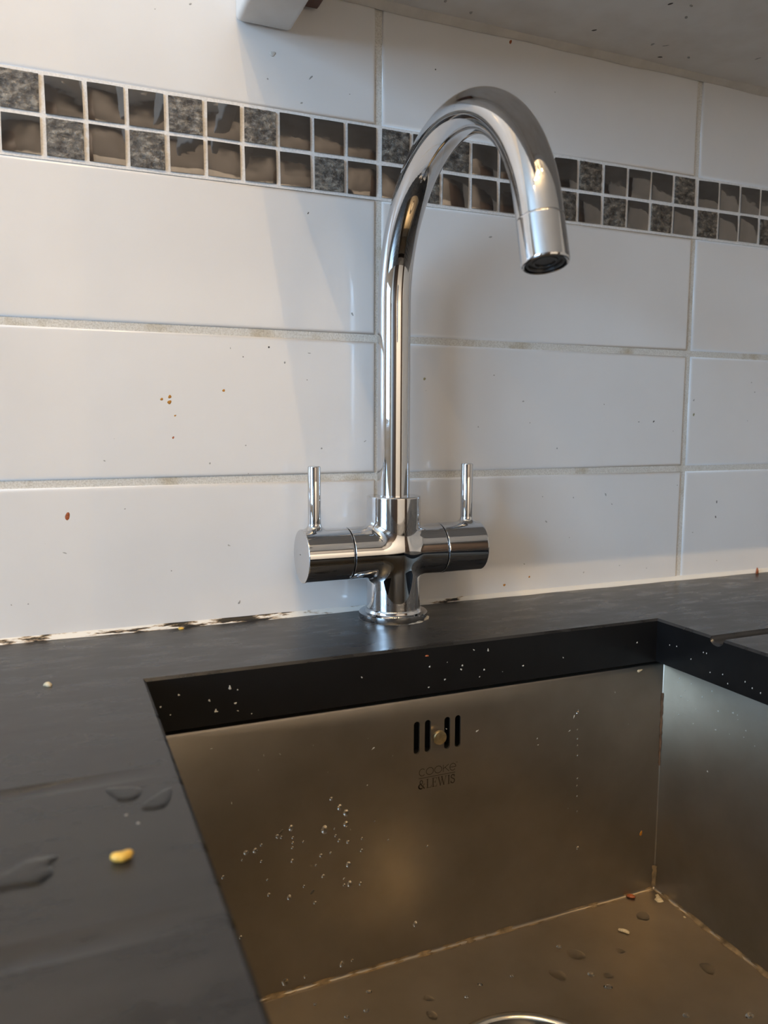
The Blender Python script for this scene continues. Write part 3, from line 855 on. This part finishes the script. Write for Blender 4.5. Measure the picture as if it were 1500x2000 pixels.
for k, (x, y, r) in enumerate(FLOORW):
    big = r > .0025
    o = place_flat(fm[k % 5] if big else dm[k % 4], 'water_pool' if big else 'water_drop', x, y, BZ0+.00005, r, rng.uniform(0, 6), rng.uniform(1, 1.4))
    if big: tag(o, POOLS.pop(0), 'water', 'water pools on the sink floor')
    else: tag(o, 'small clear water drop sitting on the sink floor', 'water drop', 'water drops on the sink floor')
# wet patches on the left of the worktop
def patch(name, pts, h, label):
    c = Vector((sum(p[0] for p in pts)/len(pts), sum(p[1] for p in pts)/len(pts)))
    P = []
    n0 = len(pts)
    for i in range(n0):                              # Catmull-Rom outline
        p0_, p1, p2, p3 = (Vector(pts[(i+d) % n0]) for d in (-1, 0, 1, 2))
        for t_ in (0, .25, .5, .75):
            P.append(.5*((2*p1)+(p2-p0_)*t_+(2*p0_-5*p1+4*p2-p3)*t_*t_+(3*p1-p0_-3*p2+p3)*t_**3))
    V = [(0, 0, h)]; F = []; n = len(P)
    for s_, hz in ((.6, h), (.92, h*.8), (1, 0)):
        V += [((p.x-c.x)*s_, (p.y-c.y)*s_, hz) for p in P]
    for k in range(n):
        k2 = (k+1) % n
        F.append((0, 1+k, 1+k2))
        for q in range(2): F.append((1+q*n+k, 1+(q+1)*n+k, 1+(q+1)*n+k2, 1+q*n+k2))
    if sum(P[k].x*P[(k+1) % n].y-P[(k+1) % n].x*P[k].y for k in range(n)) < 0: F = [f_[::-1] for f_ in F]
    o = mesh_obj(name, V, F, MT['water'], None, 180)
    o.location = (c.x, c.y, .00005)
    return tag(o, label, 'water')
patch('water_puddle', [(-0.2800, -.2990), (-0.2519, -0.2941), (-0.2461, -0.2895), (-0.2415, -0.2871), (-0.2344, -0.289), (-0.2368, -0.294), (-0.236, -0.2991), (-0.239, -0.304), (-0.2427, -0.3046), (-0.2513, -0.3039), (-.28, -.310)], .0009, 'large wet puddle at the left edge of the black worktop')
patch('water_puddle', [(-0.2172, -0.2445), (-0.2134, -0.2438), (-0.2045, -0.2474), (-0.2046, -0.254), (-0.2074, -0.2578), (-0.2119, -0.2573), (-0.2146, -0.2535)], .0006, 'small boat-shaped wet patch on the worktop below the first groove')
patch('water_puddle', [(-0.2045, -0.2621), (-0.2002, -0.2576), (-0.1936, -0.2519), (-0.193, -0.256), (-0.1967, -0.2675), (-0.2033, -0.2686), (-0.2056, -0.266)], .0005, 'small wet patch on the worktop close to the sink cut-out')
# crumbs
def kernel(name, pts, r0, mat, label, cat, loc):
    """bent tapered sausage lying on a surface"""
    V = []; F = []; seg = 10; n = len(pts)
    for i, (x, y, r) in enumerate(pts):
        a = Vector(pts[max(0, i-1)][:2]); b_ = Vector(pts[min(n-1, i+1)][:2]); d = (b_-a).normalized()
        for k in range(seg):
            t_ = 2*math.pi*k/seg
            V.append((x-d.y*r*math.cos(t_), y+d.x*r*math.cos(t_), r0+.8*r*math.sin(t_)))
    for i in range(n-1):
        for k in range(seg): F.append((i*seg+k, i*seg+(k+1) % seg, (i+1)*seg+(k+1) % seg, (i+1)*seg+k))
    F.append(tuple(reversed(range(seg)))); F.append(tuple((n-1)*seg+k for k in range(seg)))
    o = mesh_obj(name, V, F, mat, None, 180); o.location = loc
    return tag(o, label, cat)
kernel('corn_kernel', [(-.0034, .0006, .0004), (-.0030, .0006, .0012), (-.0018, -.0004, .0019), (0, -.0010, .0021), (.0018, -.0003, .0020), (.0030, .0010, .0013), (.0034, .0013, .0004)], .0016, MT['corn'], 'yellow sweetcorn kernel lying on the black worktop', 'corn', (-.2152, -.2995, 0))
kernel('rice_grain', [(-.0030, .0030, .0004), (-.0024, .0027, .0012), (-.0004, .0014, .0015), (.0012, -.0006, .0015), (.0016, -.0024, .0013), (.0014, -.0033, .0004)], .0012, MT['crumb'], 'curved pale grain of rice on the sink floor', 'food', (.1343, -.1409, BZ0))
def crumb(name, x, y, z, r, st, mat, label, seed, hgt=.7):
    o = link(name, blob_mesh(name, 9, hgt, seed, mat, .28))
    o.matrix_world = Matrix.Translation((x, y, z)) @ Matrix.Rotation(seed*1.3, 4, 'Z') @ Matrix.Diagonal((r*st, r, r, 1))
    return tag(o, label, 'crumb')
crumb('bread_crumb', -.2387, -.1012, 0, .0021, 1.2, MT['crumb'], 'pale crumb on the worktop left of the sink corner', 11, 1.0)
crumb('bread_crumb', -.1530, -.0065, 0, .0018, 1.2, MT['corn'], 'yellowish crumb against the mouldy silicone bead', 12)
crumb('food_scrap', .1862, -.1185, BZ0+.0002, .0034, 1.5, MT['crumb'], 'tan food scrap in the back corner of the sink floor', 13, .3)
crumb('food_scrap', .1676, -.1095, BZ0+.0010, .0026, 1.3, MT['rusty_red'], 'red-brown food scrap at the seam by the sink corner', 14, .6)
crumb('bread_crumb', .1876, -.1439, BZ0, .0010, 1, MT['crumb'], 'white crumb by the right seam of the sink floor', 15)
crumb('dried_husk', .3985, -.0050, 0, .0011, 1.2, MT['rusty_red'], 'brown dried husk at the bead on the far right', 16, 5.5)
crumb('food_scrap', -.0108, -.1088-CH, -.0068, .0012, 1.3, MT['rusty_red'], 'tan scrap on the rim of the cut-out below the tap', 17)
for k, (x, y) in enumerate([(-0.206, -0.2238), (-0.2112, -0.2687), (-0.2078, -0.2766), (-0.2289, -0.0217), (0.1723, -0.0392), (0.1829, -0.1391), (0.277, -0.0516)]):
    o = place_flat(spk[k % 5], 'grey_crumb', x, y, 0, .0005, k, 1.3)
    tag(o, 'minute grey crumb on the black worktop', 'crumb', 'minute crumbs on the worktop')
o = place_wall(om[0], 'food_scrap', .1773, BY1-.00005, -.1707, .0012, R(80), 1.8); tag(o, 'tiny orange scrap stuck low on the sink back wall by the corner', 'crumb')
for x, z, lb in ((-.1090, -.1100, 'upper of two black slivers stuck on the sink back wall'), (-.0888, -.1549, 'lower of two black slivers stuck on the sink back wall')):
    o = place_wall(spk[0], 'black_sliver', x, BY1-.00005, z, .0008, R(48), 2.6); tag(o, lb, 'crumb')
o = place_wall(blob_mesh('food_scrap', 9, .5, 31, MT['crumb'], .28), 'food_scrap', .1693, BY1-.0002, -.0398, .0012, .1, 2.2); tag(o, 'cream scrap caught on the top lip of the sink near the corner', 'crumb')

lm = [blob_mesh('limescale_speck', 8, .35, 500+k, plain('pale_limescale', (.55, .55, .52), .6), .35) for k in range(3)]
g5 = np.random.default_rng(21)
for k in range(26):
    x = g5.choice([g5.uniform(-.17, -.12), g5.uniform(-.01, .06), g5.uniform(-.18, .18)]); z = -g5.uniform(.006, .030)
    place_wall(lm[k % 3], 'limescale_speck', x, HY1-CH+.00003, z, g5.uniform(.0003, .0007), g5.uniform(0, 6), g5.choice([1, 1.5, 2.4]), wt)
for k in range(14):
    o = link('limescale_speck', lm[k % 3], wt)
    o.matrix_world = Matrix.Translation((HX1-CH+.00003, -g5.uniform(.12, .26), -g5.uniform(.008, .030))) @ Matrix.Rotation(R(-90), 4, 'Y') @ Matrix.Diagonal((.0006, .0004, .0005, 1))
for k in range(26):
    o = link('limescale_speck', lm[k % 3])
    r = g5.uniform(.0003, .0007)
    o.matrix_world = Matrix.Translation((BX1-.00003, -.115-abs(g5.normal(0, .07)), -.043-abs(g5.normal(0, .03)))) @ Matrix.Rotation(R(-90), 4, 'Y') @ Matrix.Diagonal((r, r, r, 1))
    sp(o)
for k in range(22):
    o = place_wall(lm[k % 3], 'limescale_speck', g5.uniform(-.16, .18), BY1-.00003, -.042-abs(g5.normal(0, .05)), g5.uniform(.0002, .0005), g5.uniform(0, 6), g5.choice([1, 2, 3]))
    sp(o)
